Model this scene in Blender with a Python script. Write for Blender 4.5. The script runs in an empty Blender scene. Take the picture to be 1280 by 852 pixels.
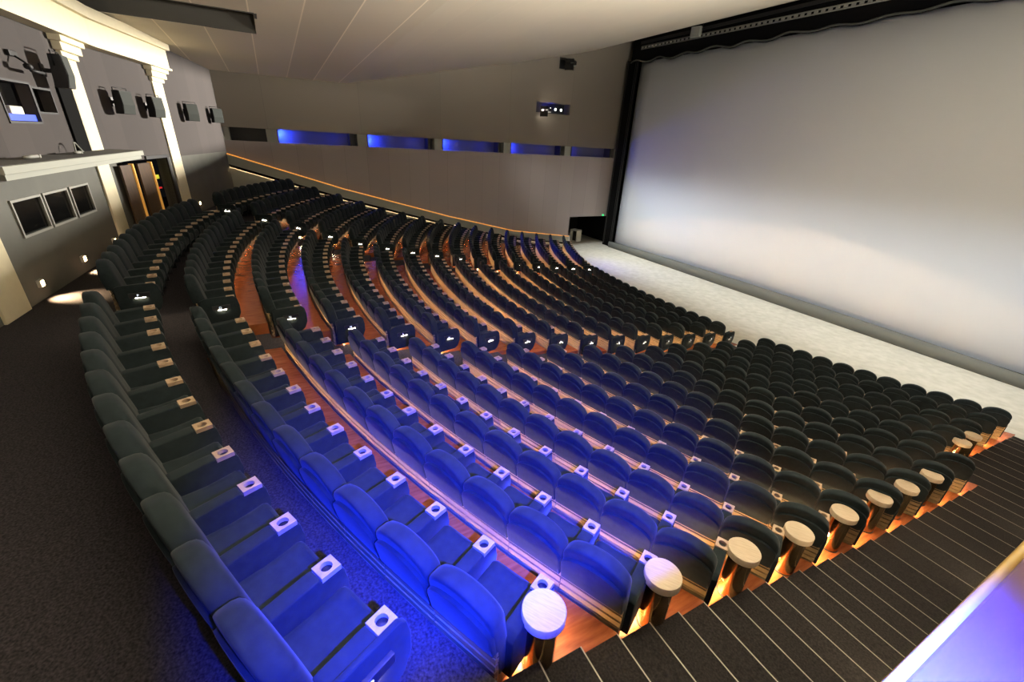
import bpy, bmesh, math, random
from mathutils import Matrix, Vector
random.seed(7)
scn = bpy.context.scene
COL = scn.collection
ZC = 6.95                     # camera height above the stage floor; all z below are given from the camera's level
# ------------------------------------------------------------------ camera
F_PX = 530.0
def make_camera():
    roll, pitch, yaw = (math.radians(a) for a in (3.27, 24.9, 61.3))
    cy, sy, cp, sp = math.cos(yaw), math.sin(yaw), math.cos(pitch), math.sin(pitch)
    fwd = Vector((-sy*cp, cy*cp, -sp)); r0 = Vector((cy, sy, 0)); u0 = r0.cross(fwd)
    cr, sr = math.cos(roll), math.sin(roll)
    r = cr*r0 + sr*u0; u = -sr*r0 + cr*u0
    cd = bpy.data.cameras.new('camera'); cd.sensor_width = 36; cd.lens = F_PX/1280*36
    cd.clip_start = .03; cd.clip_end = 200
    co = bpy.data.objects.new('camera', cd); COL.objects.link(co)
    m = Matrix((r, u, -fwd)).transposed().to_4x4(); m.translation = (0, 0, ZC)
    co.matrix_world = m
    scn.camera = co
make_camera()
# ------------------------------------------------------------------ world, exposure, lamps of the hall and added fills
w = bpy.data.worlds.new('world'); scn.world = w; w.use_nodes = True
w.node_tree.nodes['Background'].inputs[0].default_value = (.8, .82, .9, 1)
w.node_tree.nodes['Background'].inputs[1].default_value = .004
vs = scn.view_settings
vs.view_transform = 'Standard'; vs.look = 'None'; vs.gamma = 1; vs.use_curve_mapping = False
vs.exposure = 0.0
WARM = (1, .87, .68); AMBER = (1, .62, .30); BLUE = (.008, .028, 1); WHITE = (1, .985, .95)
def lamp(name, kind, loc, col, power, target=None, **kw):
    ld = bpy.data.lights.new(name, kind); ld.color = col; ld.energy = power
    for k, v in kw.items(): setattr(ld, k, v)
    o = bpy.data.objects.new(name, ld); COL.objects.link(o); o.location = (loc[0], loc[1], loc[2]+ZC)
    if target:
        d = Vector(target)-Vector(loc); o.rotation_euler = d.to_track_quat('-Z', 'Y').to_euler()
    return o
R_ = math.radians
for i in range(13):                    # row of stage floods under the ceiling edge, washing the floor before the screen
    lamp('stage_flood', 'SPOT', (-25+2*i, 20.0, 5.2), WHITE, 1000*(1.3 if i < 3 else 1), (-25+2*i, 20.9, -6.95), spot_size=R_(46), spot_blend=1, shadow_soft_size=.3)
    lamp('screen_flood', 'SPOT', (-25+2*i, 8.0, 2.9), (.90, .95, 1), 2600*(1.55, 1.55, 1.5, 1.4, 1.2, 1, 1, 1, 1, 1, 1, 1, 1)[i], (-25+2*i, 22.75, -6.6), spot_size=R_(38), spot_blend=1, shadow_soft_size=.3)
# the floodlight in the left wall niche washes the rear wall, its columns and beam between its barn doors
NSP = Vector((-26.75, 16.25, 2.1)); NST = Vector((-17.5, -4.0, .6))
lamp('niche_spot', 'SPOT', NSP, (1, .93, .82), 52000, NST, spot_size=R_(66), spot_blend=.5, shadow_soft_size=.008)
# blue gallery lamps: one in the right wall slot beside the camera, the rest in the slots of the left wall
lamp('blue_gallery_lamp', 'SPOT', (.27, .3, -.1), BLUE, 20000, (-3.2, 1.7, -4.15), spot_size=R_(71), spot_blend=1, shadow_soft_size=.04)
for y, p, t in ((.9, 1500, (-24, 5, -4)), (5.3, 7000, (-23.4, 12.2, -5.4)), (9.7, 7000, (-23.6, 14.8, -5.9))):
    lamp('blue_gallery_lamp', 'SPOT', (-27.3, y, -.2), BLUE, p, t, spot_size=R_(32), spot_blend=.9, shadow_soft_size=.05)
for y, p in ((.55, 170), (5.05, 170), (9.47, 150), (14.15, 110), (18.98, 30)):  # the same lamps wash the back of their own slot
    lamp('blue_slot_wash', 'POINT', (-27.33, y+2.6, -.2), (.01, .04, 1), p*.07, shadow_soft_size=.05)  # weak fill added mid-slot to carry the blue along the recess
    lamp('blue_slot_wash', 'POINT', (-27.72, y, -.17), (.02, .05, 1), p, shadow_soft_size=.05)
lamp('sill_fill', 'POINT', (.32, 1.2, .3), (.40, .40, 1), 2, shadow_soft_size=.05)  # unseen fill added to tint the sill lavender
# unseen fill spots added by the right wall to brighten the ceiling
for y, p in ((1, 8500), (5, 11500), (9, 11500), (13, 11500), (17, 3500)):
    lamp('ceiling_fill', 'SPOT', (.1, y, .4), (1, .95, .85), p*1.15, (-7, y-.8, 7.4), spot_size=R_(96), spot_blend=1, shadow_soft_size=.3)

# ------------------------------------------------------------------ materials
def lin(c): return tuple(((v/255)/12.92 if v/255 <= .04045 else ((v/255+.055)/1.055)**2.4) for v in c)
def mat(name, col, rough=.7, metal=0, emit=None, estr=0, noise=None, bump=0, nscale=40, spec=.5, sheen=0):
    m = bpy.data.materials.new(name); m.use_nodes = True
    nt = m.node_tree; b = nt.nodes['Principled BSDF']
    b.inputs['Base Color'].default_value = (*col, 1); b.inputs['Roughness'].default_value = rough
    b.inputs['Metallic'].default_value = metal; b.inputs['Specular IOR Level'].default_value = spec
    if sheen:
        b.inputs['Sheen Weight'].default_value = sheen; b.inputs['Sheen Roughness'].default_value = .4
    if emit:
        b.inputs['Emission Color'].default_value = (*emit, 1); b.inputs['Emission Strength'].default_value = estr
    if noise or bump:
        tc = nt.nodes.new('ShaderNodeTexCoord'); n = nt.nodes.new('ShaderNodeTexNoise')
        n.inputs['Scale'].default_value = nscale; n.inputs['Detail'].default_value = 4
        nt.links.new(tc.outputs['Object'], n.inputs['Vector'])
        if noise:
            r = nt.nodes.new('ShaderNodeValToRGB')
            r.color_ramp.elements[0].position = .3; r.color_ramp.elements[1].position = .7
            r.color_ramp.elements[0].color = (*noise, 1); r.color_ramp.elements[1].color = (*col, 1)
            nt.links.new(n.outputs['Fac'], r.inputs[0]); nt.links.new(r.outputs[0], b.inputs['Base Color'])
        if bump:
            bp = nt.nodes.new('ShaderNodeBump'); bp.inputs['Strength'].default_value = bump
            nt.links.new(n.outputs['Fac'], bp.inputs['Height']); nt.links.new(bp.outputs[0], b.inputs['Normal'])
    return m
def stripe_mat(name, col, col2, axis, period, rough=.9, line=.015, wave=.06, dark=.75):
    """panels of one cloth: a thin seam every period along an axis and a slight change of tone per panel"""
    m = bpy.data.materials.new(name); m.use_nodes = True
    nt = m.node_tree; N = nt.nodes; L = nt.links; b = N['Principled BSDF']; b.inputs['Roughness'].default_value = rough
    b.inputs['Specular IOR Level'].default_value = .2
    tc = N.new('ShaderNodeTexCoord'); sx = N.new('ShaderNodeSeparateXYZ'); L.new(tc.outputs['Object'], sx.inputs[0])
    dv = N.new('ShaderNodeMath'); dv.operation = 'DIVIDE'; dv.inputs[1].default_value = period; L.new(sx.outputs[axis], dv.inputs[0])
    fr = N.new('ShaderNodeMath'); fr.operation = 'FRACT'; L.new(dv.outputs[0], fr.inputs[0])
    fl = N.new('ShaderNodeMath'); fl.operation = 'FLOOR'; L.new(dv.outputs[0], fl.inputs[0])
    wn = N.new('ShaderNodeTexWhiteNoise'); wn.noise_dimensions = '1D'; L.new(fl.outputs[0], wn.inputs['W'])
    lt = N.new('ShaderNodeMath'); lt.operation = 'LESS_THAN'; lt.inputs[1].default_value = line/period; L.new(fr.outputs[0], lt.inputs[0])
    mx = N.new('ShaderNodeMix'); mx.data_type = 'RGBA'; mx.inputs['A'].default_value = (*col, 1); mx.inputs['B'].default_value = (*col2, 1)
    L.new(wn.outputs['Value'], mx.inputs['Factor'])
    nz = N.new('ShaderNodeTexNoise'); nz.inputs['Scale'].default_value = 90; L.new(tc.outputs['Object'], nz.inputs['Vector'])
    m2 = N.new('ShaderNodeMix'); m2.data_type = 'RGBA'; m2.blend_type = 'MULTIPLY'; m2.inputs['B'].default_value = (dark, dark, dark, 1)
    L.new(lt.outputs[0], m2.inputs['Factor']); L.new(mx.outputs['Result'], m2.inputs['A'])
    m3 = N.new('ShaderNodeMix'); m3.data_type = 'RGBA'; m3.blend_type = 'MULTIPLY'; m3.inputs['Factor'].default_value = .12
    L.new(m2.outputs['Result'], m3.inputs['A']); L.new(nz.outputs['Color'], m3.inputs['B'])
    L.new(m3.outputs['Result'], b.inputs['Base Color'])
    return m
def wood_mat(name, c1, c2, rough, scale=(2, 14, 2)):
    m = bpy.data.materials.new(name); m.use_nodes = True
    nt = m.node_tree; N = nt.nodes; L = nt.links; b = N['Principled BSDF']; b.inputs['Roughness'].default_value = rough
    tc = N.new('ShaderNodeTexCoord'); mp = N.new('ShaderNodeMapping'); mp.inputs['Scale'].default_value = scale
    L.new(tc.outputs['Object'], mp.inputs[0]); nz = N.new('ShaderNodeTexNoise'); nz.inputs['Scale'].default_value = 3; nz.inputs['Detail'].default_value = 6
    L.new(mp.outputs[0], nz.inputs['Vector'])
    r = N.new('ShaderNodeValToRGB'); r.color_ramp.elements[0].position = .32; r.color_ramp.elements[1].position = .68
    r.color_ramp.elements[0].color = (*c1, 1); r.color_ramp.elements[1].color = (*c2, 1)
    L.new(nz.outputs['Fac'], r.inputs[0]); L.new(r.outputs[0], b.inputs['Base Color'])
    return m
M = {}
M['velvet'] = mat('seat_velvet', (.0135, .0195, .0215), .9, noise=(.0095, .014, .0155), nscale=14, spec=.1, sheen=.07)
M['black'] = mat('black_plastic', (.008, .008, .009), .6)
M['dark_metal'] = mat('dark_metal', (.02, .02, .02), .45, .6)
M['slat'] = wood_mat('grooved_beech', (.175, .115, .05), (.23, .155, .07), .55, (3, 3, 30))
M['cup_wood'] = wood_mat('cup_plate_wood', (.32, .215, .13), (.40, .28, .18), .5, (30, 4, 4))
M['disc_wood'] = wood_mat('disc_wood', (.46, .36, .24), (.56, .45, .31), .45, (3, 26, 3))
M['led'] = mat('led_strip', (.9, .8, .6), .5, emit=AMBER, estr=330)
M['base_led'] = mat('base_led', (.9, .8, .6), .5, emit=(1, .70, .40), estr=30)
M['sign_glow'] = mat('sign_glow', (.9, .9, .9), .5, emit=(.75, .85, 1), estr=1.3)
M['sign_led'] = mat('sign_led', (.9, .8, .6), .5, emit=(1, .8, .52), estr=160)
M['gold'] = mat('brushed_gold', (.55, .40, .20), .2, 1.0)
M['floorwood'] = wood_mat('jatoba_boards', (.17, .045, .014), (.26, .080, .026), .26, (9, 1.2, 1))
M['carpet'] = mat('speckled_carpet', (.046, .040, .044), .95, noise=(.012, .011, .012), nscale=55, bump=.6, spec=.1)
M['stair_carpet'] = mat('stair_carpet_shaded', (.022, .019, .018), .95, noise=(.007, .006, .006), nscale=55, bump=.6, spec=.1)  # same carpet, darkened in colour for the shade on the stairs
M['stagefloor'] = mat('stage_carpet_lit', (.49, .475, .405), .95, noise=(.40, .385, .32), nscale=3.5, spec=.1)  # aisle carpet with the strong stage light put into a paler colour
M['nosing'] = mat('metal_nosing', (.20, .185, .15), .5, .6)
M['wall_fab'] = stripe_mat('wall_fabric', (.36, .315, .30), (.39, .345, .325), 'Y', 1.2)
M['wall_fab_up'] = stripe_mat('wall_fabric_upper', (.225, .198, .160), (.240, .210, .168), 'Y', 4.6)
M['rear_fab'] = stripe_mat('rear_wall_fabric', (.072, .064, .062), (.085, .075, .072), 'X', 1.0, dark=.9)
M['rear_low'] = mat('rear_wall_panel', (.10, .10, .084), .75, noise=(.082, .082, .068), nscale=1.5)
M['ceil'] = stripe_mat('ceiling_cloth', (.60, .535, .42), (.70, .625, .49), 'Y', 1.22, line=.035, dark=1.4)
M['ceil_front'] = stripe_mat('ceiling_cloth_front', (.64, .575, .455), (.66, .59, .465), 'Y', 1.22, line=.02, dark=1.06)
M['ceil_dark'] = mat('trough_cloth', (.06, .055, .045), .95)
M['cream'] = mat('cream_plaster', (.80, .72, .50), .8, noise=(.76, .68, .47), nscale=6)
M['screen'] = mat('screen_vinyl', (.72, .765, .82), .9, spec=.1)
M['drape'] = mat('black_drape', (.006, .006, .006), .95, spec=.1)
M['drape_sheen'] = mat('black_satin', (.03, .03, .028), .6)
M['grey'] = mat('grey_masking', (.085, .09, .08), .9)
M['white'] = mat('white_laminate', (.75, .72, .62), .6)
M['canopy'] = mat('canopy_grey', (.32, .33, .28), .7)
M['canopy_top'] = mat('canopy_top', (.05, .045, .035), .9)
M['glass'] = mat('dark_glass', (.004, .004, .004), .12)
M['frame'] = mat('window_frame', (.26, .26, .23), .6)
M['rail_baked_light'] = mat('wood_rail_baked_light', (.8, .4, .1), .5, emit=(1, .38, .06), estr=.75)  # wooden rail; emission stands in for the warm light falling on it
M['low_panel'] = mat('low_wall_panel', (.33, .33, .27), .8)
M['slot'] = mat('slot_plaster', (.13, .13, .14), .9)
M['doorwood'] = wood_mat('walnut_door', (.05, .025, .009), (.085, .043, .016), .4, (10, 10, 1))
M['brass'] = mat('brass_edge_baked_light', (.75, .42, .12), .35, .6, emit=(1, .45, .08), estr=.35)  # door edge; emission stands in for light caught by the metal
M['speaker'] = mat('speaker_cloth', (.026, .032, .027), .8)
M['warmlamp'] = mat('warm_lamp', (1, .9, .7), .5, emit=(1, .72, .36), estr=30)
M['whitelamp'] = mat('white_lamp', (1, 1, 1), .4, emit=(1, .97, .9), estr=5)
M['sill'] = mat('grey_sill', (.055, .018, .045), .7)
M['goldtrim'] = mat('gold_trim', (.26, .16, .03), .5)
M['green'] = mat('exit_green', (.02, .4, .1), .5, emit=(.05, .8, .25), estr=1)
M['yellow'] = mat('yellow_sign', (.5, .5, .02), .5, emit=(.6, .6, .02), estr=.45)
M['red'] = mat('red_light', (.6, .02, .02), .5, emit=(.8, .03, .03), estr=.7)

# ------------------------------------------------------------------ mesh helpers
class MB:
    def __init__(s): s.bm = bmesh.new(); s.mi = 0
    def face(s, vs, smooth=False):
        try: f = s.bm.faces.new(vs)
        except ValueError: return None
        f.material_index = s.mi; f.smooth = smooth; return f
    def v(s, co): return s.bm.verts.new(co)
    def box(s, x0, x1, y0, y1, z0, z1, bev=0):
        vs = [s.v((x, y, z)) for z in (z0, z1) for x, y in ((x0, y0), (x1, y0), (x1, y1), (x0, y1))]
        fs = [s.face([vs[i] for i in q]) for q in ((3, 2, 1, 0), (4, 5, 6, 7), (0, 1, 5, 4), (1, 2, 6, 5), (2, 3, 7, 6), (3, 0, 4, 7))]
        if bev:
            es = list({e for f in fs for e in f.edges})
            bmesh.ops.bevel(s.bm, geom=es, offset=bev, segments=2, profile=.5, affect='EDGES')
        return s
    def loft(s, rings, cap=True, smooth=True, closed=True):
        R = [[s.v(p) for p in r] for r in rings]; n = len(R[0])
        for a, b in zip(R, R[1:]):
            for i in range(n if closed else n-1):
                s.face([a[i], a[(i+1) % n], b[(i+1) % n], b[i]], smooth)
        if cap:
            s.face(list(reversed(R[0])), smooth); s.face(R[-1], smooth)
        return s
    def prism(s, pts, d, bev=0):
        """closed outline pts (3D) pushed along vector d"""
        a = [s.v(p) for p in pts]; b = [s.v(Vector(p)+Vector(d)) for p in pts]; n = len(a)
        fs = [s.face(a), s.face(list(reversed(b)))]
        for i in range(n): fs.append(s.face([a[(i+1) % n], a[i], b[i], b[(i+1) % n]]))
        if bev:
            es = [e for e in {e for f in fs for e in f.edges} if True]
            bmesh.ops.bevel(s.bm, geom=es, offset=bev, segments=2, profile=.5, affect='EDGES')
        return s
    def cyl(s, c, r, h, n=24, axis='Z', r2=None, smooth=True):
        r2 = r if r2 is None else r2
        def P(k, rr, t):
            a = 2*math.pi*k/n; u, v = rr*math.cos(a), rr*math.sin(a)
            q = {'Z': (u, v, t), 'Y': (u, t, -v), 'X': (t, u, v)}[axis]
            return (c[0]+q[0], c[1]+q[1], c[2]+q[2])
        return s.loft([[P(k, r, 0) for k in range(n)], [P(k, r2, h) for k in range(n)]], smooth=smooth)
    def tube(s, pts, r, n=8):
        pts = [Vector(p) for p in pts]; rings = []
        for i, p in enumerate(pts):
            t = (pts[min(i+1, len(pts)-1)]-pts[max(i-1, 0)]).normalized()
            a = t.orthogonal().normalized() if abs(t.z) > .9 else t.cross(Vector((0, 0, 1))).normalized(); b = t.cross(a)
            rings.append([p+a*r*math.cos(k*2*math.pi/n)+b*r*math.sin(k*2*math.pi/n) for k in range(n)])
        return s.loft(rings)
    def mesh(s, name, mats, flat_caps=True):
        bmesh.ops.recalc_face_normals(s.bm, faces=s.bm.faces[:])
        me = bpy.data.meshes.new(name); s.bm.to_mesh(me); s.bm.free()
        for m in (mats if isinstance(mats, (list, tuple)) else [mats]): me.materials.append(M[m])
        return me
    def obj(s, name, mats, parent=None, loc=None):
        o = bpy.data.objects.new(name, s.mesh(name, mats)); COL.objects.link(o)
        if parent: o.parent = parent
        elif loc is None: o.location = (0, 0, ZC)
        if loc is not None: o.location = loc
        return o
def sharpen(me, ang=40):
    me.set_sharp_from_angle(angle=math.radians(ang))
def tag(o, label, cat, group=None, kind=None):
    if label: o['label'] = label
    if cat: o['category'] = cat
    if group: o['group'] = group
    if kind: o['kind'] = kind
    return o
def thing(name, label, cat, loc, rz=0, group=None):
    o = bpy.data.objects.new(name, None); COL.objects.link(o); o.empty_display_size = .1
    o.location = (loc[0], loc[1], loc[2]+ZC); o.rotation_euler = (0, 0, rz)
    return tag(o, label, cat, group)
def struct(mb, name, mats):
    o = mb.obj(name, mats); o['kind'] = 'structure'; return o
def ordw(n): return ['first','second','third','fourth','fifth','sixth','seventh','eighth','ninth','tenth','eleventh','twelfth','thirteenth','fourteenth','fifteenth','sixteenth'][n-1]

# ------------------------------------------------------------------ layout of the rows
CX, RC = -12.9, 24.4                    # every row is the same arc, stepped towards the screen
ROWS = 16
CY = [21.85 + 1.163*n for n in range(ROWS+1)]      # centre of the arc through the cup holders
ARM = [-2.62, -3.0, -3.35, -3.75, -4.11, -4.39, -4.64, -4.87, -5.09, -5.31, -5.51, -5.69, -5.86, -6.01, -6.15, -6.28]
FL = [a-.62 for a in ARM] + [-6.95]
def arc_y(n, x, dr): return CY[n] - math.sqrt((RC+dr)**2 - (x-CX)**2)
RISER = .62
def yb(n, x): return arc_y(n, x, RISER)            # line of the riser behind row n
XW, XR = -27.2, .32                                # inner faces of the side walls
BL = {'far': (-25.75, -19.45), 'middle': (-18.1, -9.45), 'near': (-8.12, -1.43)}

# ------------------------------------------------------------------ floors
def sheet(mb, x0, x1, fa, fb, ztop, depth, step=.5):
    n = max(1, int(abs(x1-x0)/step)); xs = [x0+(x1-x0)*i/n for i in range(n+1)]
    pts = [(x, fa(x), ztop) for x in xs] + [(x, fb(x), ztop) for x in reversed(xs)]
    top = [mb.v(p) for p in pts]; bot = [mb.v((p[0], p[1], ztop-depth)) for p in pts]; k = len(xs)
    for i in range(k-1): mb.face([top[i], top[i+1], top[2*k-2-i], top[2*k-1-i]])
    m = len(top)
    for i in range(m): mb.face([top[i], bot[i], bot[(i+1) % m], top[(i+1) % m]])
    return mb
mb = MB()
mb.box(-32, .4, 12, 23.6, -7.25, -6.95)
struct(mb, 'floor', 'stagefloor')
mb = MB(); sheet(mb, XW, XR, lambda x: -6.2, lambda x: yb(1, x), FL[0], .7); struct(mb, 'floor_rear_aisle', 'carpet')
for n in range(1, ROWS):
    nxt = (lambda x, n=n: yb(n+1, x)) if n < ROWS-1 else (lambda x: arc_y(ROWS-1, x, -.45))
    mb = MB()
    for k, (a, b) in BL.items():
        if k == 'near' and n >= 11: b = -2.02
        sheet(mb, a, b, lambda x, n=n: yb(n, x), nxt, FL[n], .7)
    struct(mb, 'floor_row_boards', 'floorwood')
# aisles and side stairs: carpeted steps, each with a metal nosing
ZONES = {'aisle': [(-19.45, -18.1), (-9.45, -8.12)], 'side': [(XW+.02, -25.75), (-1.43, XR)]}
for kind, zs in ZONES.items():
    for (a, b) in zs:
        mb = MB(); mn = MB()
        for n in range(1, ROWS):
            rise = FL[n-1]-FL[n] if kind == 'side' else FL[n]-FL[n+1]
            k = 3 if rise > .27 else 2
            a_ = -2.02 if (kind == 'side' and b > -10 and n >= 11) else a
            if kind == 'side':
                xe = -1.45 if b > -10 else -25.6
                y0, y1 = yb(n, xe), (yb(n+1, xe) if n < ROWS-1 else yb(n, xe)+.75)
            elif n == ROWS-1: k = 1
            for i in range(k):
                if kind == 'side':
                    z = FL[n-1]-rise*(i+1)/k
                    fa = lambda x, y=y0+(y1-y0)*i/k: y; fb = lambda x, y=y0+(y1-y0)*(i+1)/k: y
                else:
                    z = FL[n]-rise*i/k
                    t0, t1 = ((0, .5, .75)[i], (.5, .75, 1)[i]) if k == 3 else ((0, .6)[i], (.6, 1)[i]) if k == 2 else (0, .7)
                    d_ = CY[1]-CY[0]
                    fa = lambda x, n=n, t=t0: yb(n, x)+t*d_; fb = lambda x, n=n, t=t1: yb(n, x)+t*d_
                sheet(mb, a_, b, fa, fb, z, .5, .7)
                if kind == 'side':
                    yy = y0+(y1-y0)*(i+1)/k
                    mn.box(a_, b, yy-.006, yy+.004, z-.008, z+.002)
        if kind == 'side': mn.obj('trim_1' if b > -10 else 'trim_2', 'nosing')['kind'] = 'structure'
        struct(mb, 'floor_aisle_steps' if kind == 'aisle' else 'floor_side_stairs', 'carpet' if kind == 'aisle' else 'stair_carpet')

# ------------------------------------------------------------------ walls
def quad_wall(mb, cells):            # cells: (x0,x1,y0,y1,z0,z1)
    for c in cells: mb.box(*c)
XT = -27.95                           # outer face of the left wall, back of its niches
def prof(y):                          # ceiling height along the left wall
    pts = [(-6.5, 2.38), (-2, 2.395), (4.08, 2.43), (6.92, 3.02), (8.89, 3.45), (11.69, 4.03), (13.79, 4.43), (16.02, 4.94), (19.62, 5.75), (20.87, 6.17), (22.6, 6.67)]
    if y <= pts[0][0]: return pts[0][1]
    for (a, za), (b, zb) in zip(pts, pts[1:]):
        if y <= b: return za+(zb-za)*(y-a)/(b-a)
    return pts[-1][1]
def slope(y): return .0276 if y < 4.08 else .0276*max(0, 1-(y-4.08)/18.5)
def ceil_z(x, y): return prof(y)+slope(y)*(x-XW)
K = .9714
SLOTS = [(-1.72, -.10), (.40, 4.37), (4.90, 8.83), (9.32, 13.51), (14.0, 18.30), (18.83, 22.7)]
Z0S, Z1S = -.575, .035
NICHE = [(17.2, 18.34, 4.53, 5.16), (15.7, 18.34, 1.95, 2.58)]
# upper band with two niches cut out
mb = MB()
ycuts = [-2.6, 15.7, 17.2, 18.34, 22.75]
def band(y0, y1, z0, z1): mb.box(XT, XW, y0, y1, z0, z1)
band(-2.6, 15.7, Z1S, 7.5); band(18.34, 23.3, Z1S, 7.5)
band(15.7, 17.2, Z1S, 1.95); band(15.7, 17.2, 2.58, 7.5)
band(17.2, 18.34, Z1S, 1.95); band(17.2, 18.34, 2.58, 4.53); band(17.2, 18.34, 5.16, 7.5)
struct(mb, 'wall_left', 'wall_fab_up')
mb = MB()
band(-2.6, 19.25, -7.2, Z0S); band(19.25, 23.3, -4.78, Z0S)
struct(mb, 'wall_left_lower', 'wall_fab')
mb = MB()                             # piers between the slots
ed = [-2.6] + [v for s_ in SLOTS for v in s_] + [23.3]
for i in range(0, len(ed), 2): mb.box(XT, XW-.12, ed[i], ed[i+1], Z0S, Z1S)
struct(mb, 'wall_left_piers', 'canopy')
for i, (a, b) in enumerate(SLOTS):    # each slot: a lined recess with a mullion
    mb = MB(); mb.box(XT-.05, XT, a, b, Z0S, Z1S); mb.mi = 1
    if i == 0: mb = MB(); mb.mi = 1; mb.box(XT-.05, XT, a, b, Z0S, Z1S)
    if i: mb.box(XT, XW-.1, b-.42, b-.34, Z0S, Z1S); mb.box(XT+.02, XW-.08, a, a+.05, Z0S, Z1S)
    o = struct(mb, 'window_%d' % (i+1), ['slot', 'drape_sheen'])
mb = MB()
for (y0, y1, z0, z1) in NICHE: mb.box(XT-.4, XT-.02, y0, y1, z0, z1)
struct(mb, 'wall_left_niche', 'drape_sheen')
# portal beside the screen: a dark passage
mb = MB()
mb.box(-31.9, -31.7, 19, 23.3, -7.2, -4.5); mb.box(-31.8, XT, 18.95, 19.2, -7.2, -4.5); mb.box(-31.8, XT, 19, 23.3, -4.78, -4.6)
struct(mb, 'wall_passage', 'drape_sheen')
# low side wall with its lit rail, left side
TR = [(-2.0, -1.18), (3.36, -2.84), (8.8, -4.28), (9.5, -4.47), (14.4, -5.60), (19.25, -6.2)]
XL = XW+.16
root = thing('low_side_wall', 'grey green low wall under a warm lit orange rail along the left wall', 'low wall', (XL, 8, -6.95))
mb = MB()
def rel(p): return (p[0]-XL, p[1]-8, p[2]+6.95)
for (y0, z0), (y1, z1) in zip(TR, TR[1:]):
    mb.prism([rel((XL-.13, y0, z0-.02)), rel((XL-.13, y1, z1-.02)), rel((XL-.13, y1, z1-.48)), rel((XL-.13, y0, z0-.48))], (.13, 0, 0))
mb.obj('panel', 'low_panel', root)
mb = MB()
for (y0, z0), (y1, z1) in zip(TR, TR[1:]):
    mb.prism([rel((XL-.13, y0, z0-.48)), rel((XL-.13, y1, z1-.48)), rel((XL-.13, y1, max(z1-.62, -6.95))), rel((XL-.13, y0, z0-.62))], (.08, 0, 0))
mb.obj('shadow_gap', 'drape', root)
mb = MB(); mb.tube([rel((XL-.03, y, z)) for y, z in TR], .028, 8); mb.obj('rail', 'rail_baked_light', root)['label'] = 'warm lit orange rail'
mb = MB()
for (y0, z0), (y1, z1) in zip(TR, TR[1:]):
    mb.prism([rel((XL-.155, y0, z0-.60)), rel((XL-.155, y1, max(z1-.60, -6.9))), rel((XL-.155, y1, -6.95)), rel((XL-.155, y0, -6.95))], (.03, 0, 0))
mb.obj('base', 'low_panel', root)
mb = MB(); mb.box(-.16, .02, 11.25, 11.33, 0, .8); mb.obj('end_post', 'white', root)['label'] = 'pale end post'
mb = MB()
for (y0, z0), (y1, z1) in zip(TR, TR[1:]):
    mb.prism([rel((XL-.124, y0, z0-.61)), rel((XL-.124, y1, z1-.61)), rel((XL-.124, y1, z1-.625)), rel((XL-.124, y0, z0-.625))], (.012, 0, 0))
mb.obj('led_line', 'base_led', root)
# rear wall: two straight flanks meeting at the near column
PA, PB, PC = (1.0, -5.13), (-17.0, -4.05), (XW-.4, -1.92)
def rear_pt(x): 
    if x > -17: return PB[1]+(x-PB[0])*(PA[1]-PB[1])/(PA[0]-PB[0])
    return PB[1]+(x-PB[0])*(PC[1]-PB[1])/(PC[0]-PB[0])
RA1 = math.atan2(PA[1]-PB[1], PA[0]-PB[0]); RA2 = math.atan2(PB[1]-PC[1], PB[0]-PC[0])
def rear_panel(mb, x0, x1, z0, z1, off=0, th=.3):
    """slab of the rear wall from x0 to x1, its face moved off into the room"""
    cuts = [x0] + ([-17.0] if x0 < -17 < x1 else []) + [x1]
    for a, b in zip(cuts, cuts[1:]):
        m_ = (a+b)/2; ang = RA1 if m_ > -17 else RA2; nx, ny = -math.sin(ang), math.cos(ang)
        e = 1e-6
        ya, yb_ = (rear_pt(a+e), rear_pt(b-e))
        p = [(a+nx*off, ya+ny*off), (b+nx*off, yb_+ny*off), (b-nx*th, yb_-ny*th), (a-nx*th, ya-ny*th)]
        mb.prism([(q[0], q[1], z0) for q in p], (0, 0, z1-z0))
DX0, DX1, DZ = -20.3, -17.05, -1.08           # doorway
PW = [(-13.62, -12.45, -.1, .59), (-14.48, -13.70, .1, .53)]
BW = [(-12.38, -11.38), (-13.55, -12.55), (-14.68, -13.75)]
mb = MB()
rear_panel(mb, -12.45, PA[0], -1.1, 3.2); rear_panel(mb, -17, -14.48, -1.1, 3.2); rear_panel(mb, PC[0], -17, -1.08, 3.2)
rear_panel(mb, -14.48, -12.45, -1.1, -.1); rear_panel(mb, -14.48, -12.45, .59, 3.2)
rear_panel(mb, -13.70, -13.62, -.1, .59); rear_panel(mb, -14.48, -13.70, -.1, .1); rear_panel(mb, -14.48, -13.70, .53, .59)
struct(mb, 'wall_rear', 'rear_fab')
mb = MB()
rear_panel(mb, PC[0], DX0, -7.2, -1.08); rear_panel(mb, DX1, -14.68, -3.3, -1.1); rear_panel(mb, -11.38, PA[0], -3.3, -1.1)
rear_panel(mb, -14.68, -11.38, -1.46, -1.1); rear_panel(mb, -14.68, -11.38, -3.3, -2.05)
for a, b in ((-13.75, -13.55), (-12.55, -12.38)): rear_panel(mb, a, b, -2.05, -1.46)
struct(mb, 'wall_rear_lower', 'rear_low')
# wall behind the screen, right wall with the gallery slot
mb = MB(); mb.box(-32, 1, 23.3, 23.6, -7.2, 9); struct(mb, 'wall_screen_side', 'drape')
mb = MB(); mb.box(XR, XR+.3, -6, 23.3, -7.2, -.62); mb.box(XR, XR+.3, 6, 23.3, -.62, 7.6); mb.box(XR+.9, XR+1.2, -6, 6, -.62, 3.4); struct(mb, 'wall_right', 'wall_fab')
mb = MB(); mb.box(XR+.2, XR+1.0, -6, 6, 1.2, 1.5); struct(mb, 'ceiling_gallery', 'ceil')
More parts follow.
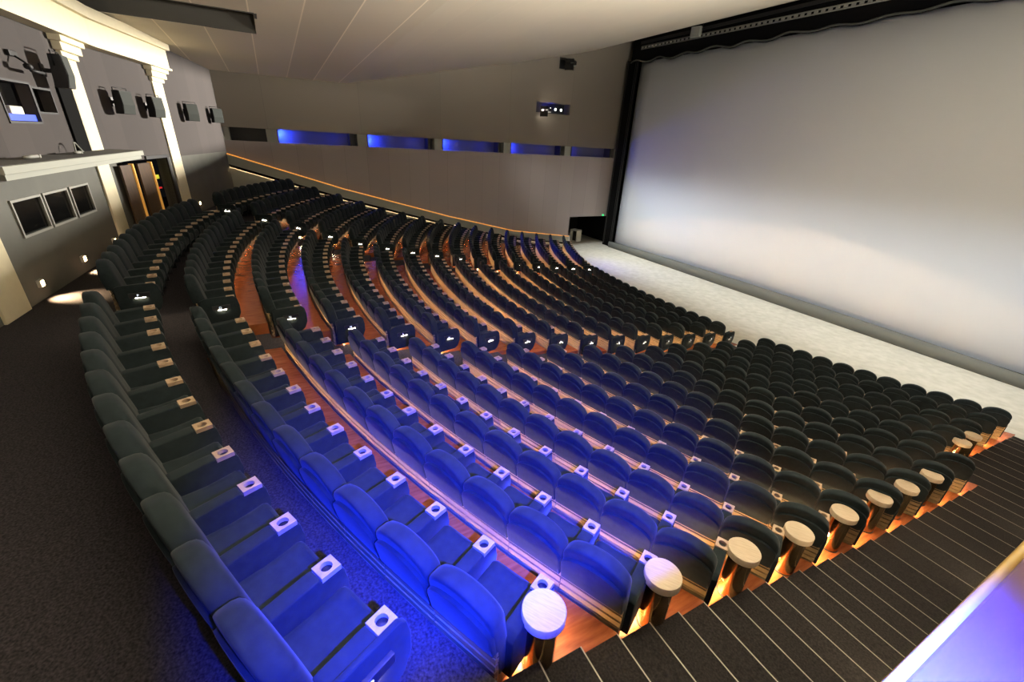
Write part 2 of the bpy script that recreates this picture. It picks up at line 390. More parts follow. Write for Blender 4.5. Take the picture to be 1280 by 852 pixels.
# ceiling
TRX0, TRX1, TRY = -17.75, -15.3, .14
mb = MB(); xs = [XW-.7, -24, -21, TRX0, TRX1, -12, -9, -6, -3, XR+1.2]
ys = [-6.3, -3.2, -1.99, -.77, TRY, 1.67, 2.89, 4.08] + [4.08+1.22*i for i in range(1, 16)] + [22.6]
ys = [y for y in ys if y <= 22.6]
G = {}
for i, x in enumerate(xs):
    for j, y in enumerate(ys): G[i, j] = mb.v((x, y, ceil_z(x, y)))
for i in range(len(xs)-1):
    for j in range(len(ys)-1):
        if xs[i] == TRX0 and ys[j+1] <= TRY+1e-6: continue
        mb.mi = 1 if ys[j] > 4.0 else 0
        mb.face([G[i, j], G[i+1, j], G[i+1, j+1], G[i, j+1]])
o = struct(mb, 'ceiling', ['ceil', 'ceil_front'])
md = o.modifiers.new('thickness', 'SOLIDIFY'); md.thickness = .12; md.offset = 1
mb = MB()
zc = lambda x, y: ceil_z(x, y)
mb.box(TRX0-.06, TRX0, -6.3, TRY, 2.66, 3.5); mb.box(TRX1, TRX1+.06, -6.3, TRY, 2.72, 3.5); mb.box(TRX0, TRX1, TRY, TRY+.06, 2.72, 3.5)
mb.box(TRX0, TRX1, -6.3, TRY, 3.45, 3.55)
struct(mb, 'ceiling_trough', 'ceil_dark')
mb = MB(); mb.box(-32, 1.5, 22.6, 22.7, 6.68, 8.6); mb.box(-32, 1.5, 22.6, 23.4, 8.5, 8.6); struct(mb, 'ceiling_edge', 'drape')
# gallery sill beside the camera
root = thing('gallery_sill', 'pale lavender lit sill with gold edge trim at the bottom right', 'sill', (0, 1.2, -.62))
mb = MB(); mb.box(-.03, 1.2, -3, 3.5, -.06, .012, .004); mb.obj('slab', 'sill', root)
mb = MB(); mb.tube([(-.035, -3, .004), (-.035, 3.5, .004)], .009, 10); mb.obj('edge_trim', 'goldtrim', root)['label'] = 'gold edge trim'

# ------------------------------------------------------------------ screen, its masking and the rigging
YS = 22.75
root = thing('cinema_screen', 'huge blank pale cinema screen filling the front wall', 'screen', (-13.5, YS, -6.95))
mb = MB()
nx_ = 24; rows_ = []
for zz in (.38, 12.32):
    rows_.append([(-12.42+24.84*i/nx_, .12-.12*((i/nx_)*2-1)**2*0, zz) for i in range(nx_+1)])
mb.loft(rows_, cap=False, closed=False)
o = mb.obj('screen_sheet', 'screen', root); md = o.modifiers.new('t', 'SOLIDIFY'); md.thickness = .02
mb = MB()                               # grey lower masking with a slack upper edge, standing in front of the sheet
ring = []
for i in range(41):
    t = i/40; x = -12.55+25.1*t; h = .43+.17*math.sin(math.pi*min(1, t*1.05))**.7 if t < .95 else .45
    ring.append([(x, -.36, 0), (x, -.42, h*.5), (x, -.37, h), (x, -.30, h), (x, -.30, 0)])
mb.loft(ring); mb.obj('lower_masking', 'grey', root)['label'] = 'grey lower masking strip'
# left leg drape
root = thing('side_drape', 'tall black pleated drape between the left wall and the screen', 'curtain', (-26.3, YS-.1, -6.95))
mb = MB()
for (xa, xb_, ph) in ((-.75, .45, 0),):
    f = []; N_ = 44
    for i in range(N_+1):
        x = xa+(xb_-xa)*i/N_; f.append((x, -.05+.05*math.sin(i*1.25+ph), 0))
    mb.loft([f, [(p[0], p[1], 12.45) for p in f]], cap=False, closed=False)
o = mb.obj('pleats', 'drape', root); md = o.modifiers.new('t', 'SOLIDIFY'); md.thickness = .02
mb = MB()
for x in (-.62, -.52, .2, .33, .42): mb.tube([(x, -.13, .15), (x, -.13, 12.4)], .018, 6)
mb.obj('hem', 'drape_sheen', root)
root = thing('top_valance', 'black valance with a rippled grey hem above the screen', 'curtain', (-13.3, YS-.15, 5.2))
mb = MB(); ring = []
for i in range(91):
    x = -13.4+26.9*i/90; zz = .10+.10*math.sin(i*.9)*math.exp(-i/90)+.03*math.sin(i*.37); yy = -.06*math.sin(i*.7)
    ring.append([(x, yy, zz), (x, yy+.05, zz), (x, .1, 3.3), (x, .05, 3.3)])
mb.loft(ring); mb.obj('cloth', 'drape', root)
mb = MB(); mb.tube([(-13.4+26.9*i/90, -.06*math.sin(i*.7)-.03, .16+.10*math.sin(i*.9)*math.exp(-i/90)+.03*math.sin(i*.37)) for i in range(91)], .045, 6)
mb.obj('rippled_hem', 'grey', root)
root = thing('lighting_batten', 'long thin perforated lighting batten above the screen', 'batten', (-13, 22.2, 5.9))
mb = MB(); mb.tube([(-12.3, -.1, .02), (13, -.1, -.18)], .03, 6); mb.tube([(-12.3, -.1, .17), (13, -.1, -.03)], .03, 6)
for i in range(84): 
    x = -12.3+25.3*i/84; z = .02-.2*i/84; mb.box(x, x+.16, -.12, -.08, z+.03, z+.12)
mb.obj('truss', 'frame', root)
mb = MB(); mb.box(-12.6, 13.2, .05, .1, .35, .5); mb.obj('carrier', 'black', root)
root = thing('hanging_floodlight', 'pale boxy floodlight hanging below the ceiling edge above the screen', 'lamp', (-20.8, 21.9, 6.2), .3)
mb = MB(); mb.box(-.28, .28, -.12, .12, -.32, .18, .03); mb.obj('housing', 'canopy', root)
mb = MB(); mb.box(-.22, .22, -.15, -.12, -.28, .12); mb.obj('lens', 'frame', root)
mb = MB(); mb.tube([(-.32, 0, 0), (-.32, 0, .32), (.32, 0, .32), (.32, 0, 0)], .018); mb.tube([(0, 0, .3), (0, 0, .5)], .02); mb.obj('yoke', 'dark_metal', root)
root = thing('display_cabinet', 'small white cabinet with an open dark side in the passage by the screen', 'cabinet', (-28.6, 21.0, -6.95), .35)
mb = MB(); mb.box(-.35, .35, -.3, .3, .84, .92); mb.box(-.35, -.27, -.3, .3, 0, .84); mb.box(.27, .35, -.3, .3, 0, .84); mb.box(-.27, .27, .22, .28, 0, .84); mb.obj('carcass', 'white', root)
mb = MB(); mb.box(-.26, .26, -.02, .2, .02, .83); mb.obj('interior', 'black', root)
mb = MB(); mb.box(0, .12, -.06, .06, -.06, .06, .01); tag(mb.obj('exit_sign', 'green', loc=(XW-.005, 22.35, -4.70+ZC)), 'small green exit light at the corner of the dark passage', 'sign')

# ------------------------------------------------------------------ seats
def arch(hw, zb, zs, zt, n=14, p=2.1):
    pts = [(-hw, zb), (-hw, (zb+zs)/2)]
    for i in range(n+1):
        a = math.pi*(1-i/n); c, s_ = math.cos(a), math.sin(a)
        pts.append((hw*math.copysign(abs(c)**(2/p), c), zs+(zt-zs)*abs(s_)**(2/p)))
    pts += [(hw, (zb+zs)/2), (hw, zb)]
    return pts
def lean(z): return -.40-.13*max(0, (z-.25))/.75
def back_rings(out, spec, zc=.62):
    rings = []
    for sc, dy in spec:
        rings.append([(x*sc, lean(zc+(z-zc)*sc)+dy, zc+(z-zc)*sc) for x, z in out])
    return rings
def seat_meshes():
    S = {}
    out = arch(.2905, .22, .83, 1.03, 18, 2.0)
    mb = MB(); mb.loft(back_rings(out, [(.90, -.122), (.965, -.118), (.99, -.106), (1, -.085), (1, -.02), (.97, .015), (.90, .035), (.70, .05), (.35, .045)]))
    S['backrest'] = mb.mesh('backrest', 'velvet')
    out2 = arch(.288, .545, .74, .905, 16, 2.0)
    mb = MB(); mb.loft(back_rings(out2, [(.92, -.156), (.975, -.153), (.993, -.144), (1, -.11)], .72))
    S['back_shell'] = mb.mesh('back_shell', 'velvet')
    mb = MB()
    zz = -.04
    for i in range(8):
        mb.box(-.289, .289, -.580+.002*i, -.545+.002*i, zz+.010, zz+.064); zz += .074
    mb.box(-.286, .286, -.545, -.52, -.04, .55)
    S['slat_panel'] = mb.mesh('slat_panel', 'slat')
    mb = MB(); rings = []
    for y, zt, zb, hw in ((-.42, .42, .27, .20), (-.40, .445, .25, .214), (-.2, .43, .24, .216), (-.02, .445, .23, .216), (.035, .455, .235, .216), (.065, .44, .25, .214), (.078, .40, .28, .205), (.078, .36, .31, .19)):
        r = []
        for i in range(13):
            t = i/12*2-1; dip = .03*(1-t*t) if y < .02 else .012*(1-t*t)
            edge = .035*abs(t)**8
            r.append((hw*t, y, zt-dip-edge))
        r += [(hw*.97, y, zb), (-hw*.97, y, zb)]
        rings.append(r)
    mb.loft(rings); S['seat_cushion'] = mb.mesh('seat_cushion', 'velvet')
    # armrest centred on x = 0
    pr = [(-.46, .15), (-.46, .55), (-.40, .595), (-.09, .61), (-.072, .60), (-.072, .57), (.075, .57), (.098, .53), (.108, .42), (.10, .30), (.06, .18), (.02, .15)]
    mb = MB(); mb.prism([(-.0605, y, z) for y, z in pr], (.121, 0, 0), .012); S['armrest'] = mb.mesh('armrest', 'velvet')
    mb = MB()                                     # square plate with a round hole
    n = 24; sq = []; ci = []
    for k in range(n):
        a = 2*math.pi*k/n; c, s_ = math.cos(a), math.sin(a); m_ = max(abs(c), abs(s_))
        sq.append((.0625*c/m_, .07*s_/m_)); ci.append((.040*c, .040*s_))
    mb.loft([[(x, y, .571) for x, y in sq], [(x, y, .612) for x, y in sq], [(x, y, .612) for x, y in ci], [(x, y, .574) for x, y in ci]], cap=False, smooth=False)
    S['cup_holder'] = mb.mesh('cup_holder', 'cup_wood')
    mb = MB(); mb.cyl((0, 0, .5715), .041, .003, 20); S['cup_well'] = mb.mesh('cup_well', 'black')
    mb = MB(); mb.box(-.27, .27, -.53, -.36, 0, .235, .01); mb.box(-.30, -.27, -.45, .02, 0, .15); S['seat_base'] = mb.mesh('seat_base', 'black')
    mb = MB(); mb.box(-.265, .265, -.355, -.34, .06, .085); S['led_strip'] = mb.mesh('led_strip', 'led')
    mb = MB(); mb.box(.22, .30, -.22, .03, .115, .135); S['end_light'] = mb.mesh('end_light', 'led')
    # aisle end: side cheek, sign box
    pr = [(-.50, .05), (-.50, .60), (-.42, .63), (.05, .63), (.10, .58), (.125, .45), (.12, .28), (.06, .14), (-.02, .08)]
    mb = MB(); mb.prism([(.064, y, z) for y, z in pr], (.045, 0, 0), .01); S['end_panel'] = mb.mesh('end_panel', 'velvet')
    mb = MB(); mb.box(.11, .145, -.33, -.03, .40, .485, .004); S['aisle_sign'] = mb.mesh('aisle_sign', 'black')
    mb = MB(); mb.box(.112, .132, -.25, -.10, .392, .3985); S['sign_led'] = mb.mesh('sign_led', 'sign_led')
    for k in S:
        if k in ('backrest', 'back_shell', 'seat_cushion', 'armrest', 'end_panel'): sharpen(S[k], 50)
    return S
SM = seat_meshes()
LETTER = {}
def letter_mesh(ch):
    if ch in LETTER: return LETTER[ch]
    c = bpy.data.curves.new('letter', 'FONT'); c.body = ch; c.size = .06; c.extrude = .002; c.align_x = 'CENTER'; c.align_y = 'CENTER'
    o = bpy.data.objects.new('letter_tmp', c); COL.objects.link(o)
    dg = bpy.context.evaluated_depsgraph_get(); me = bpy.data.meshes.new_from_object(o.evaluated_get(dg))
    bpy.data.objects.remove(o)
    # turn to face +x, reading along +y
    me.transform(Matrix(((0, 0, 1, .148), (1, 0, 0, -.20), (0, 1, 0, .442), (0, 0, 0, 1))))
    me.materials.clear(); me.materials.append(M['sign_glow']); me.name = 'letter'
    LETTER[ch] = me; return me
PITCH = .573/RC
NSEAT = {'near': 12, 'middle': 15, 'far': 12}
def seat_slots():
    out = []
    for n in range(ROWS):
        for blk in ('near', 'middle', 'far'):
            xe = {'near': -1.72 if n < 11 else -2.36, 'middle': -9.56, 'far': -19.6}[blk]
            cnt = NSEAT[blk] - (1 if blk == 'near' and n >= 11 else 0)
            th0 = math.asin((xe-CX)/RC)
            for k in range(cnt):
                th = th0-(k+.5)*PITCH
                x = CX+RC*math.sin(th); y = CY[n]-RC*math.cos(th)
                out.append(dict(n=n, blk=blk, k=k, cnt=cnt, th=th, p=Vector((x, y, FL[n]+.003))))
    return out
slots = seat_slots()
for s_ in slots: s_['d'] = s_['p'].length
ORDER = sorted(range(len(slots)), key=lambda i: slots[i]['d'])
near_set = set(ORDER[:300])
HALF = .573/2*1.0
def seat_parts(s_):
    """list of (part, mesh, x shift, parent part)"""
    L = [('backrest', SM['backrest'], 0, None), ('back_shell', SM['back_shell'], 0, 'backrest'), ('slat_panel', SM['slat_panel'], 0, None), ('seat_cushion', SM['seat_cushion'], 0, None),
         ('seat_base', SM['seat_base'], 0, None), ('armrest', SM['armrest'], -HALF, None), ('cup_holder', SM['cup_holder'], -HALF, 'armrest'), ('cup_well', SM['cup_well'], -HALF, 'armrest')]
    if s_['n'] > 0: L.append(('led_strip', SM['led_strip'], 0, None))
    if s_['k'] == 0:
        if s_['blk'] == 'near' and s_['n'] > 0: L.append(('end_light', SM['end_light'], 0, None))
        L += [('armrest', SM['armrest'], HALF, None), ('cup_holder', SM['cup_holder'], HALF, 'armrest'), ('cup_well', SM['cup_well'], HALF, 'armrest')]
        if s_['blk'] != 'near' or s_['n'] == 0:
            L += [('end_panel', SM['end_panel'], HALF, None), ('aisle_sign', SM['aisle_sign'], HALF, 'end_panel'), ('letter', letter_mesh(chr(ord('P')-s_['n'])), HALF, 'end_panel'), ('sign_led', SM['sign_led'], HALF, 'end_panel')]
    return L
def row_words(n):
    if n == 0: return 'in the back row'
    if n < 8: return 'in the %s row from back' % ordw(n+1)
    if n == 15: return 'in the front row'
    return 'in the %s row from front' % ordw(16-n)
for i in ORDER[:300]:
    s_ = slots[i]
    where = 'the stairs' if s_['blk'] == 'near' else 'near aisle'
    lab = 'velvet cinema seat %s from %s %s, %s block' % (ordw(s_['k']+1), where, row_words(s_['n']), s_['blk'])
    r = bpy.data.objects.new('cinema_chair', None); COL.objects.link(r); r.empty_display_size = .1
    r.location = (s_['p'].x, s_['p'].y, s_['p'].z+ZC); r.rotation_euler = (0, 0, s_['th'])
    tag(r, lab, 'seat', 'velvet cinema seats in curved rows')
    made = {}
    for nm, me, dx, par in seat_parts(s_):
        o = bpy.data.objects.new(nm, me); COL.objects.link(o)
        if par and made.get((par, dx)):
            o.parent = made[par, dx]
        else:
            o.parent = r; o.location = (dx, 0, 0)
        made.setdefault((nm, dx), o)
# the seats beyond the three hundred nearest: one object
import numpy as np
def join(items, name):
    mats = []; V = []; LV = []; LS = []; MI = []; SMO = []; nv = 0; nl = 0
    cache = {}
    for me, mx in items:
        if me.name not in cache:
            v = np.empty(len(me.vertices)*3); me.vertices.foreach_get('co', v)
            l = np.empty(len(me.loops), int); me.loops.foreach_get('vertex_index', l)
            p = np.empty(len(me.polygons), int); me.polygons.foreach_get('loop_start', p)
            q = np.empty(len(me.polygons), bool); me.polygons.foreach_get('use_smooth', q)
            m = me.materials[0]
            if m not in mats: mats.append(m)
            cache[me.name] = (v.reshape(-1, 3), l, p, q, mats.index(m))
        v, l, p, q, mi = cache[me.name]
        A = np.array(mx); V.append(v@A[:3, :3].T+A[:3, 3]); LV.append(l+nv); LS.append(p+nl); SMO.append(q); MI.append(np.full(len(p), mi))
        nv += len(v); nl += len(l)
    V = np.concatenate(V); LV = np.concatenate(LV); LS = np.concatenate(LS)
    me = bpy.data.meshes.new(name)
    me.vertices.add(len(V)); me.vertices.foreach_set('co', V.ravel())
    me.loops.add(len(LV)); me.loops.foreach_set('vertex_index', LV.astype(np.int32))
    me.polygons.add(len(LS)); me.polygons.foreach_set('loop_start', LS.astype(np.int32))
    me.polygons.foreach_set('material_index', np.concatenate(MI).astype(np.int32)); me.polygons.foreach_set('use_smooth', np.concatenate(SMO))
    for m in mats: me.materials.append(m)
    me.update(calc_edges=True); me.validate()
    return me
items = []
for i in ORDER[300:]:
    s_ = slots[i]
    base = Matrix.Translation((s_['p'].x, s_['p'].y, s_['p'].z)) @ Matrix.Rotation(s_['th'], 4, 'Z')
    for nm, me, dx, par in seat_parts(s_): items.append((me, base @ Matrix.Translation((dx, 0, 0))))
me = join(items, 'distant_seating'); sharpen(me, 50)
o = bpy.data.objects.new('distant_seating', me); COL.objects.link(o); o.location = (0, 0, ZC)
tag(o, 'distant dark velvet seating curving away towards the far left of the hall', 'seating', None, 'stuff')

# ------------------------------------------------------------------ gold posts at the row ends
def post_meshes():
    mb = MB(); mb.cyl((0, 0, 0), .118, .57, 32); a = mb.mesh('post_body', 'gold'); sharpen(a)
    mb = MB(); n = 40
    def ring(r, z): return [(r*math.cos(2*math.pi*k/n), r*math.sin(2*math.pi*k/n), z) for k in range(n)]
    mb.loft([ring(.15, .57), ring(.16, .578), ring(.16, .645), ring(.155, .652)]); b = mb.mesh('wooden_top', 'disc_wood'); sharpen(b)
    mb = MB(); mb.cyl((0, 0, 0), .124, .012, 32); c = mb.mesh('foot_ring', 'dark_metal')
    return a, b, c
PM = post_meshes()
POSTS = {1: (-1.53, 1.22), 2: (-1.53, 2.47), 3: (-1.55, 3.76), 4: (-1.58, 4.99), 5: (-1.61, 6.26), 6: (-1.64, 7.49), 7: (-1.65, 8.60), 8: (-1.67, 9.80), 11: (-2.09, 13.1), 12: (-2.15, 14.1)}
for n, (x, y) in POSTS.items():
    r = thing('post_table', 'round gold post with wooden disc top ending the %s row from %s' % ((ordw(n+1), 'back') if n < 8 else (ordw(16-n), 'front')), 'post', (x, y, FL[n]+.003), .6, 'gold posts at the row ends')
    for nm, me in zip(('post_body', 'wooden_top', 'foot_ring'), PM):
        o = bpy.data.objects.new(nm, me); COL.objects.link(o); o.parent = r
# ------------------------------------------------------------------ rear wall fittings
def on_rear(x, z, off=0):
    a = RA1 if x > -17 else RA2
    return (x-math.sin(a)*off, rear_pt(x)+math.cos(a)*off, z), a
def column(xc, lab):
    (p, a) = on_rear(xc, -3.24)
    r = thing('column', lab, 'column', p, a, 'cream columns on the rear wall')
    mb = MB(); mb.box(-.40, .40, 0, .05, 0, 4.55, .01); mb.obj('shaft', 'cream', r)
    mb = MB()
    for i, (h0, h1, e) in enumerate(((4.55, 4.68, .08), (4.68, 4.86, .18), (4.86, 5.0, .27))): mb.box(-.40-e, .40+e, 0, .05+e*.7, h0, h1, .02)
    mb.obj('capital', 'cream', r)
column(-10.2, 'cream column at the left edge of the picture'); column(-15.97, 'cream column beside the three dark booth windows'); column(-21.1, 'cream column to the right of the wooden doors')
root = thing('frieze_beam', 'bright cream beam across the tops of the rear columns', 'beam', (0, 0, 0))
mb = MB(); rear_panel(mb, -21.75, -8, 1.78, 2.36, .30, -.001); mb.obj('beam', 'cream', root)
mb = MB(); rear_panel(mb, -21.8, -8, 2.36, 2.62, .42, -.001); rear_panel(mb, -21.78, -8, 1.74, 1.80, .36, -.001); mb.obj('moulding', 'cream', root)
for e in root.children: pass
# booth windows
for i, (a, b) in enumerate(BW):
    mb = MB(); rear_panel(mb, a, b, -2.05, -1.46, -.02, .2); mb.mi = 1
    t = .045
    for q in ((a-t, b+t, -1.46, -1.46+t), (a-t, a, -2.05, -1.46), (b, b+t, -2.05, -1.46), (a-t, b+t, -2.05-t, -2.05)): rear_panel(mb, *q, .03, -.0)
    struct(mb, 'window_%d' % (7+i), ['glass', 'frame'])
for i, (a, b, z0, z1) in enumerate(PW):
    mb = MB(); rear_panel(mb, a, b, z0, z1, -.2, .22); mb.mi = 1
    t = .04
    for q in ((a-t, b+t, z1, z1+t), (a-t, a, z0, z1), (b, b+t, z0, z1), (a-t, b+t, z0-t, z0)): rear_panel(mb, *q, .02, -.0)
    struct(mb, 'window_%d' % (10+i), ['glass', 'black'])
(p, a) = on_rear(-13.1, -.07, -.12)
root = thing('projector', 'pale projector behind the blue lit booth window', 'projector', p, a)
mb = MB(); mb.box(-.15, .32, -.06, .06, 0, .24, .02); mb.obj('body', 'white', root)
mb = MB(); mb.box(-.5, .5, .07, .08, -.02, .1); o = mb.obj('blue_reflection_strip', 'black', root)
M['blueglow'] = mat('blue_glow', (.02, .05, .5), .4, emit=(.02, .1, 1), estr=.8); o.data.materials[0] = M['blueglow']; o.name = 'painted_reflection'  # emissive strip painted in for the blue reflection at the booth window
# canopy
(p, a) = on_rear(-12.9, -1.1)
root = thing('booth_canopy', 'grey flat canopy over the booth windows with cables lying on it', 'canopy', p, RA1)
mb = MB(); mb.box(-4.0, 3.0, .0, .76, .25, .37, .006); mb.obj('fascia', 'canopy', root)
mb = MB(); mb.box(-4.0, 2.85, .0, .68, .15, .235); mb.obj('soffit_trim', 'canopy', root)
mb = MB(); mb.box(-3.95, 2.95, .02, .72, .371, .38); mb.obj('roof_felt', 'canopy_top', root)
for x, l in ((-1.0, .3), (1.2, .5), (2.9, .3)):
    (p, a) = on_rear(-12.9+x*.9, -1.1+.41, .36)
    mb = MB(); mb.cyl((-l/2, 0, 0), .03, l, 10, 'X'); mb.box(-l/2-.03, -l/2+.02, -.035, .035, -.03, .03)
    o = mb.obj('tube_lamp', 'frame', loc=(p[0], p[1], p[2]+ZC+.005)); o.rotation_euler = (0, 0, a)
    tag(o, {-1.0: 'short pale tube lamp lying near the right end of the canopy', 1.2: 'long tube lamp lying on the middle of the canopy', 2.9: 'small tube lamp lying near the left end of the canopy'}[x], 'lamp', 'tube lamps on the canopy')
(p, a) = on_rear(-14.3, -1.1+.40, .2)
mb = MB(); mb.tube([(-.3, 0, 0), (-.15, .04, .01), (-.1, .0, .12), (-.02, 0, .19), (.08, 0, .2), (.17, .03, .12), (.2, .03, 0), (.45, .1, 0)], .014, 6)
o = mb.obj('cable', 'frame', loc=(p[0], p[1], p[2]+ZC)); o.rotation_euler = (0, 0, a); tag(o, 'looped grey cable standing up on the canopy beside the cream column', 'cable')
# doors and doorway
mb = MB(); rear_panel(mb, DX0, DX1, -3.3, DZ, -1.35, 1.5); struct(mb, 'wall_vestibule', 'drape_sheen')
mb = MB(); rear_panel(mb, DX0-.12, DX0, -3.3, DZ+.1, .05, .2); rear_panel(mb, DX0-.12, -18.8, DZ, DZ+.1, .05, .2); struct(mb, 'trim_3', 'black')
for i, x in enumerate((-17.45, -18.62)):
    (p, a) = on_rear(x, -3.235, .18)
    r = thing('door_%d' % (i+1), None, None, p, RA2); r['kind'] = 'structure'
    mb = MB(); mb.box(.0, .62 if i == 0 else .8, -.06, -.01, 0, 2.08); mb.obj('door_leaf', 'doorwood', r)
    mb = MB(); mb.box(-.07, .0, -.08, .03, 0, 2.1); mb.obj('lit_edge', 'brass', r)
(p, a) = on_rear(-19.75, -1.72, -.34)
mb = MB(); mb.box(-.4, .4, 0, .05, -.06, .07); o = mb.obj('direction_sign', 'yellow', loc=(p[0], p[1], p[2]+ZC)); o.rotation_euler = (0, 0, RA2); tag(o, 'yellow green lit sign bar inside the open doorway', 'sign')
(p, a) = on_rear(-19.75, -2.08, -.34)
mb = MB(); mb.box(-.4, .4, 0, .05, -.03, .02); o = mb.obj('neon_line', 'red', loc=(p[0], p[1], p[2]+ZC)); o.rotation_euler = (0, 0, RA2); tag(o, 'thin red light line inside the open doorway', 'light')
# dark riser board under the big speaker
(p, a) = on_rear(-15.2, -.75)
mb = MB(); mb.box(-.35, .35, .0, .05, -.1, 1.4, .005); o = mb.obj('dark_board', 'drape', loc=(p[0], p[1], p[2]+ZC)); o.rotation_euler = (0, 0, a); tag(o, 'tall dark board on the wall below the largest speaker', 'board')
# speakers
def speaker(x, z, w, h, lab, turn):
    (p, a) = on_rear(x, z, .30)
    r = thing('wall_speaker', lab, 'speaker', p, a+turn, 'wall speakers on the rear wall')
    hw, hh = w/2, h/2
    mb = MB()
    mb.prism([(-hw, -.12, -hh), (-hw, .12, -hh), (-hw, .165, -hh*.2), (-hw, .14, hh), (-hw, -.07, hh)], (w, 0, 0), .01); mb.obj('cabinet', 'black', r)
    mb = MB(); mb.loft([[(-hw*.94, .13, -hh*.95), (hw*.94, .13, -hh*.95)], [(-hw*.94, .175, -hh*.2), (hw*.94, .175, -hh*.2)], [(-hw*.94, .15, hh*.94), (hw*.94, .15, hh*.94)]], cap=False, closed=False, smooth=False)
    o = mb.obj('grille', 'speaker', r); md = o.modifiers.new('t', 'SOLIDIFY'); md.thickness = .012
    mb = MB(); mb.box(-.05, .05, -.29, -.08, -.04, .04); mb.box(-.1, .1, -.30, -.27, -.12, .12); mb.tube([(-hw-.02, 0, hh*.3), (-hw-.02, 0, hh+.06), (hw+.02, 0, hh+.06), (hw+.02, 0, hh*.3)], .014, 6); mb.obj('bracket', 'dark_metal', r)
speaker(-14.5, .93, .40, .64, 'largest grey speaker high on the wall left of the first column', .05)
speaker(-17.75, .5, .40, .6, 'grey speaker on the wall just right of the first column', -.35)
speaker(-19.75, .48, .40, .6, 'grey speaker partly before the column by the wooden doors', -.40)
speaker(-22.8, .46, .42, .6, 'grey speaker between the last column and the corner speaker', -.75)
speaker(-25.8, .46, .42, .58, 'grey speaker nearest the left corner of the rear wall', -.8)
(p, a) = on_rear(-13.6, .95, .05)
root = thing('wall_camera', 'small black camera on a bracket above the projection window', 'camera', p, a)
mb = MB(); mb.box(.1, .4, -.05, .02, .1, .2, .01); mb.tube([(.25, 0, .12), (.25, .16, .0)], .02, 6); mb.obj('bracket', 'dark_metal', root)
mb = MB(); mb.cyl((.28, .2, -.06), .055, .12, 12, 'X'); mb.cyl((-.22, .2, -.12), .03, .5, 10, 'X'); mb.obj('body', 'black', root)
# step lights low on the rear wall and along the left low wall
for x, lab in ((-11.2, 'nearest'), (-13.15, 'middle'), (-15.1, 'farthest')):
    (p, a) = on_rear(x, -2.93, .03)
    r = thing('wall_step_light', 'small warm square step light, %s of three under the booth windows' % lab, 'light', p, a, 'step lights on the rear wall')
    mb = MB(); mb.box(-.07, .07, -.03, .03, -.07, .07, .006); mb.obj('case', 'white', r)
    mb = MB(); mb.box(-.05, .05, .031, .036, -.05, .05); mb.obj('lens', 'warmlamp', r)
    lamp('step_light', 'SPOT', on_rear(x, -2.9, .14)[0], (1, .70, .38), 600, on_rear(x, -4.2, 1.0)[0], spot_size=R_(95), spot_blend=.8, shadow_soft_size=.04)
(p, a) = on_rear(-22.2, -2.9, .03)
r = thing('wall_step_light', 'small warm step light on the rear wall beyond the doors', 'light', p, a, 'step lights on the rear wall')
mb = MB(); mb.box(-.07, .07, -.03, .03, -.07, .07, .006); mb.obj('case', 'white', r)
mb = MB(); mb.box(-.05, .05, .031, .036, -.05, .05); mb.obj('lens', 'warmlamp', r)
lamp('step_light', 'SPOT', on_rear(-22.2, -2.9, .14)[0], (1, .70, .38), 600, on_rear(-22.2, -4.2, 1.0)[0], spot_size=R_(95), spot_blend=.8, shadow_soft_size=.04)
for i, y in enumerate((1.83, 2.98, 4.1, 5.28, 6.51, 7.66, 8.85, 10.0)):
    n = i+1; z = ARM[n]-.0
    r = thing('aisle_step_light', 'small warm step light on the left low wall, %s from the back' % ordw(i+1), 'light', (XL, y, z), 0, 'step lights on the left low wall')
    mb = MB(); mb.box(0, .06, -.07, .07, -.06, .06, .006); mb.obj('case', 'white', r)
    mb = MB(); mb.box(.061, .066, -.04, .04, -.035, .035); mb.obj('lens', 'warmlamp', r)
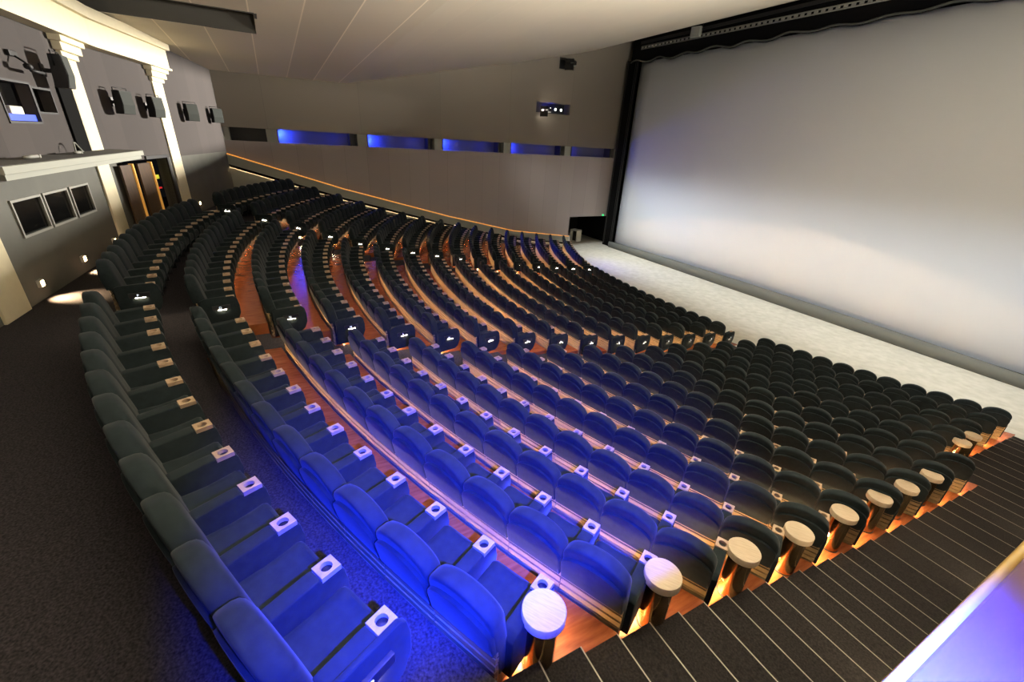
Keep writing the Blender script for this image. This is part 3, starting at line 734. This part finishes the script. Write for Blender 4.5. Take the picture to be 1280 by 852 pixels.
for y, z in ((4.2, -4.0), (8.0, -4.9), (11.2, -5.6), (13.8, -6.1), (16.6, -6.5)):  # the same lights on the right wall, beyond the frame
    lamp('step_light', 'SPOT', (XR-.05, y, z), (1, .78, .5), 80, (XR-1.2, y+.4, z-.9), spot_size=R_(110), spot_blend=.8, shadow_soft_size=.04)
# lamps in the niches of the left wall
for y in (16.9, 17.3, 17.75):
    r = thing('niche_lamp', 'round white spotlight in the blue wall niche, %s' % {16.9: 'nearest the hanging bracket', 17.3: 'middle of the three', 17.75: 'nearest the screen'}[y], 'lamp', (XW-.25, y, 2.22), 0, 'spotlights in the wall niche')
    mb = MB(); mb.cyl((-.15, 0, 0), .09, .2, 16, 'X'); mb.tube([(-.05, 0, .05), (-.05, 0, .34)], .02, 6); mb.obj('can', 'dark_metal', r)
    mb = MB(); mb.cyl((.051, 0, 0), .075, .01, 16, 'X'); mb.obj('lens', 'whitelamp', r)
for (loc, tgt, lab) in ((NSP, NST, 'pale floodlight with barn doors on an arm at the rear end of the blue niche'), (Vector((-26.85, 17.9, 4.85)), Vector((-16, -2, 1)), 'pale floodlight on an arm in the upper dark niche')):
    d = tgt-loc; rz = math.atan2(-d.x, d.y)
    r = thing('niche_floodlight', lab, 'lamp', loc, rz, 'floodlights in the wall niches')
    mb = MB(); mb.box(-.11, .11, -.36, -.04, -.13, .12, .02); mb.obj('head', 'canopy', r)
    mb = MB(); mb.prism([(-.3, .30, -.40), (.3, .30, -.40), (.3, .30, -.062), (-.3, .30, -.044)], (0, .01, 0)); mb.obj('barn_door', 'dark_metal', r)
    mb = MB(); mb.box(-.3, .3, .30, .31, .003, .2); mb.obj('barn_door', 'dark_metal', r)
    mb = MB(); mb.box(-.31, -.295, -.06, .31, -.1, .1); mb.box(.295, .31, -.06, .31, -.1, .1); mb.box(-.31, .31, -.06, -.045, -.1, .1); mb.box(.154, .31, .30, .308, -.1, .1); mb.obj('door_frame', 'dark_metal', r)
    mb = MB(); mb.tube([(0, -.2, .12), (0, -.2, .2), (.2, -.35, .25), (.55, -.5, .25)], .02, 6); mb.obj('arm', 'dark_metal', r)
lamp('niche_blue', 'POINT', (XW-.4, 17.0, 2.45), BLUE, 6, shadow_soft_size=.05)
